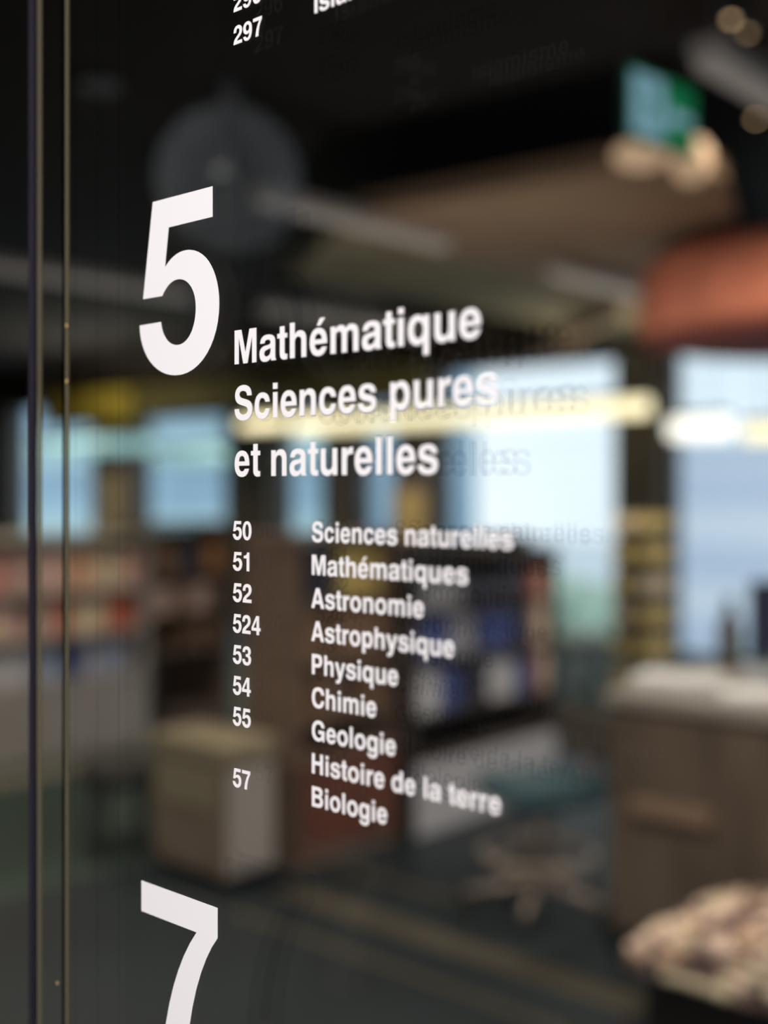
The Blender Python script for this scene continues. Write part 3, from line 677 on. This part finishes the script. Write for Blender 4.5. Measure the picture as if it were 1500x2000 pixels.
def glyph_bm(ch, xs, th):
    """flat letter in the local (y to the left, z up) plane, face towards -x"""
    cs = G[ch][1]; bm = bmesh.new()
    if not cs: return None
    def inside(pt, poly):
        c = False; j = len(poly)-1
        for i in range(len(poly)):
            (xi, yi), (xj, yj) = poly[i], poly[j]
            if (yi > pt[1]) != (yj > pt[1]) and pt[0] < (xj-xi)*(pt[1]-yi)/(yj-yi)+xi: c = not c
            j = i
        return c
    outers = [c for i, c in enumerate(cs) if not any(inside(c[0], d) for j, d in enumerate(cs) if j != i)]
    for oc in outers:
        loops = [oc]+[c for c in cs if c is not oc and inside(c[0], oc)]
        allp = [p for l in loops for p in l]
        tri = tessellate_polygon([[Vector((x, y, 0)) for x, y in l] for l in loops])
        f = [bm.verts.new((0, -x*xs, y)) for x, y in allp]; b = [bm.verts.new((th, -x*xs, y)) for x, y in allp]
        for t3 in tri:
            try: bm.faces.new([f[i] for i in t3]); bm.faces.new([b[i] for i in t3][::-1])
            except ValueError: pass
        k = 0
        for l in loops:
            n_ = len(l)
            for i in range(n_): bm.faces.new((f[k+i], f[k+(i+1)%n_], b[k+(i+1)%n_], b[k+i]))
            k += n_
    return bm

# ------------------------------------------------------------------ the glass panel
def py_(px): return on_x(px, 961, PA).y
panel = thing('glass_panel', 'tall double glass panel lettered in white with library subjects', 'glass panel', (PA, py_(130), 0))
OY = panel.location.y
def pp(name, bm, m, parent=panel):     # room coordinates -> panel child
    bmesh.ops.translate(bm, verts=bm.verts[:], vec=(-PA, -OY, 0)); return obj(name, bm, m, parent)
yR, ZT = -.70, 2.73
pp('front_pane', B(PA+.001, PA+.009, yR, py_(133), .02, ZT), 'pane_glass')
pp('rear_pane', B(PA+.079, PA+.089, yR, py_(80), .02, ZT), 'pane_glass')
pp('glass_edge', B(PA+.0, PA+.0012, py_(133), py_(127), .02, ZT), 'edge_glass')['label'] = 'olive polished glass edge'
pp('glass_edge', B(PA+.0, PA+.0012, py_(126.8), py_(121), .02, ZT), 'dark_line')
pp('side_strip', B(PA+.001, PA+.008, py_(121), py_(80), .02, ZT), 'pane_glass')
pp('glass_edge', B(PA+.0, PA+.0012, py_(80), py_(73), .02, ZT), 'edge_glass')['label'] = 'second olive polished glass edge'
pp('seal', B(PA-.001, PA+.002, py_(68), py_(58), .02, ZT), 'seal_black')['label'] = 'thin black seal between the panes'
for px, wd in ((89, 1.8), (192, 1.0), (108, 1.0), (150, .8)):
    pp('ghost_edge_line', B(PA+.0180, PA+.0184, py_(px+wd), py_(px-wd), .02, ZT), 'ghost_film')  # reflected ghosts of the glass edges, drawn as dark film lines
for px, py, r in ((130.5, 636, .0012), (130.5, 745, .0013), (112, 1920, .0010)):
    bm = bmesh.new(); c = on_x(px, py, PA-.001); bmesh.ops.create_uvsphere(bm, u_segments=10, v_segments=6, radius=r, matrix=Matrix.Translation(c) @ Matrix.Diagonal((.6, 1, 1.5, 1)))
    pp('glue_bead', bm, 'edge_bead')
for z0, z1 in ((0, .02), (ZT, 2.75)): pp('channel', B(PA-.005, PA+.105, yR, py_(70), z0, z1), 'frame_metal')
pp('stile', B(PA-.005, PA+.105, yR-.02, yR, 0, 2.75), 'frame_metal')
side = thing('glass_panel', 'plain glass panel beyond the black seal at the left edge', 'glass panel', (PA, py_(50), 0))
OY2 = side.location.y
def ps(name, bm, m): bmesh.ops.translate(bm, verts=bm.verts[:], vec=(-PA, -OY2, 0)); return obj(name, bm, m, side)
ps('pane', B(PA+.001, PA+.009, py_(56.5), 2.29, .02, ZT), 'pane_glass')
ps('stile', B(PA-.005, PA+.105, 2.29, 2.32, 0, 2.75), 'frame_metal')
for z0, z1 in ((0, .02), (ZT, 2.75)): ps('channel', B(PA-.005, PA+.105, py_(56.5), 2.29, z0, z1), 'frame_metal')

CACHE = {}
def line(text, px, py, em, pxend, nm, lb, ghost=True, big=False, xs=None, origin=None):
    """text with its left ink edge at pixel px, baseline through py, right ink edge at pxend"""
    a = on_x(px, py, PA) if origin is None else Vector((PA, origin[0], origin[1]))
    first, lastg = G[text[0]], G[text[-1]]
    lb0 = min(x for c in first[1] for x, _ in c); w_ = 0
    for ch in text[:-1]: w_ += G[ch][0]
    w_ += max(x for c in lastg[1] for x, _ in c); ink = (w_-lb0)/1000*em
    if xs is None: xs = (a.y-on_x(pxend, py, PA).y)/ink
    y0 = a.y + (lb0/1000*em*xs if origin is None else 0)
    e = bpy.data.objects.new(nm, None); COL.objects.link(e); e.parent = panel; e.location = (0, y0-OY, a.z); e['label'] = lb
    x = 0; gb = [bmesh.new(), bmesh.new(), bmesh.new()]
    for ch in text:
        if ch != ' ':
            key = (ch, round(em, 5), round(xs, 4))
            if key not in CACHE:
                bm = glyph_bm(ch, em/1000*xs, .0003)
                for v in bm.verts: v.co.z *= em/1000
                o = obj('numeral' if big else 'letter', bm, 'vinyl_white'); CACHE[key] = o.data; bpy.data.objects.remove(o)
            o = bpy.data.objects.new('numeral' if big else 'letter', CACHE[key]); COL.objects.link(o); o.parent = e
            o.location = (-.0004, -x*em/1000*xs, 0)
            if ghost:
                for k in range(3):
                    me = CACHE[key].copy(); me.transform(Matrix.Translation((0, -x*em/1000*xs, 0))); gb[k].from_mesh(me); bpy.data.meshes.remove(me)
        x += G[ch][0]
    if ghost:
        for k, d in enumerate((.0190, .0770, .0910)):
            # letters' reflected ghost painted as dark film: keep the front faces only
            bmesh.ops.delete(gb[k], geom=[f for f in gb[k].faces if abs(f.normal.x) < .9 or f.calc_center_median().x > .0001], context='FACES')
            me = bpy.data.meshes.new('ghost_lettering'); gb[k].to_mesh(me); gb[k].free(); me.materials.clear(); me.materials.append(MATS['ghost_film' if k else 'ghost_film_faint'])
            o = bpy.data.objects.new('ghost_lettering', me); COL.objects.link(o); o.parent = e; o.location = (d, 0, 0); o['kind'] = 'stuff'
            o['label'] = 'faint grey film standing in for the reflected ghost of the lettering'
    else:
        for b_ in gb: b_.free()
HE, RE = .0308, .01713
line('5', 0, 0, EM5, 0, 'big_number', 'big white numeral 5', big=True, xs=1.0, origin=BIG5)
z7 = on_x(417, 1770, PA).z - .710*EM5
line('7', 277, 0, EM5, 417.5, 'big_number', 'big white numeral 7 cut by the lower edge', big=True, xs=1.0, origin=(on_x(277, 1000, PA).y+.035*EM5*1.0, z7))
for tx, py, pe in (('Mathématique', 712, 940), ('Sciences pures', 821, 974), ('et naturelles', 930.6, 856)):
    line(tx, 459, py, HE, pe, 'heading_line', 'white heading %s' % tx)
for k, (tx, pe) in enumerate((('Sciences naturelles', 1003), ('Mathématiques', 915), ('Astronomie', 828.6), ('Astrophysique', 888), ('Physique', 778), ('Chimie', 735.6),
                              ('Geologie', 773.4), ('Histoire de la terre', 978.7), ('Biologie', 756.6))):
    line(tx, 610 if tx[0] != 'A' else 608.8, 1058+64.5*k, RE, pe, 'subject_line', 'white subject name %s' % tx)
for tx, py, pe in (('50', 1053.5, 491.8), ('51', 1113.8, 487.6), ('52', 1174.6, 491.8), ('524', 1234.6, 509.5), ('53', 1295, 491), ('54', 1355.3, 490.4), ('55', 1415.5, 490.4), ('57', 1535.3, 489.6),
                   ('297', 89, 512), ('296', 25, 511)):
    line(tx, 455.5 if py > 1000 else 457, py, RE, pe, 'class_number', 'white class number %s' % tx)
line('Islamisme', 615, 27, RE, 800, 'subject_line', 'white subject name starting Isla, cut by the upper edge', xs=1.0)
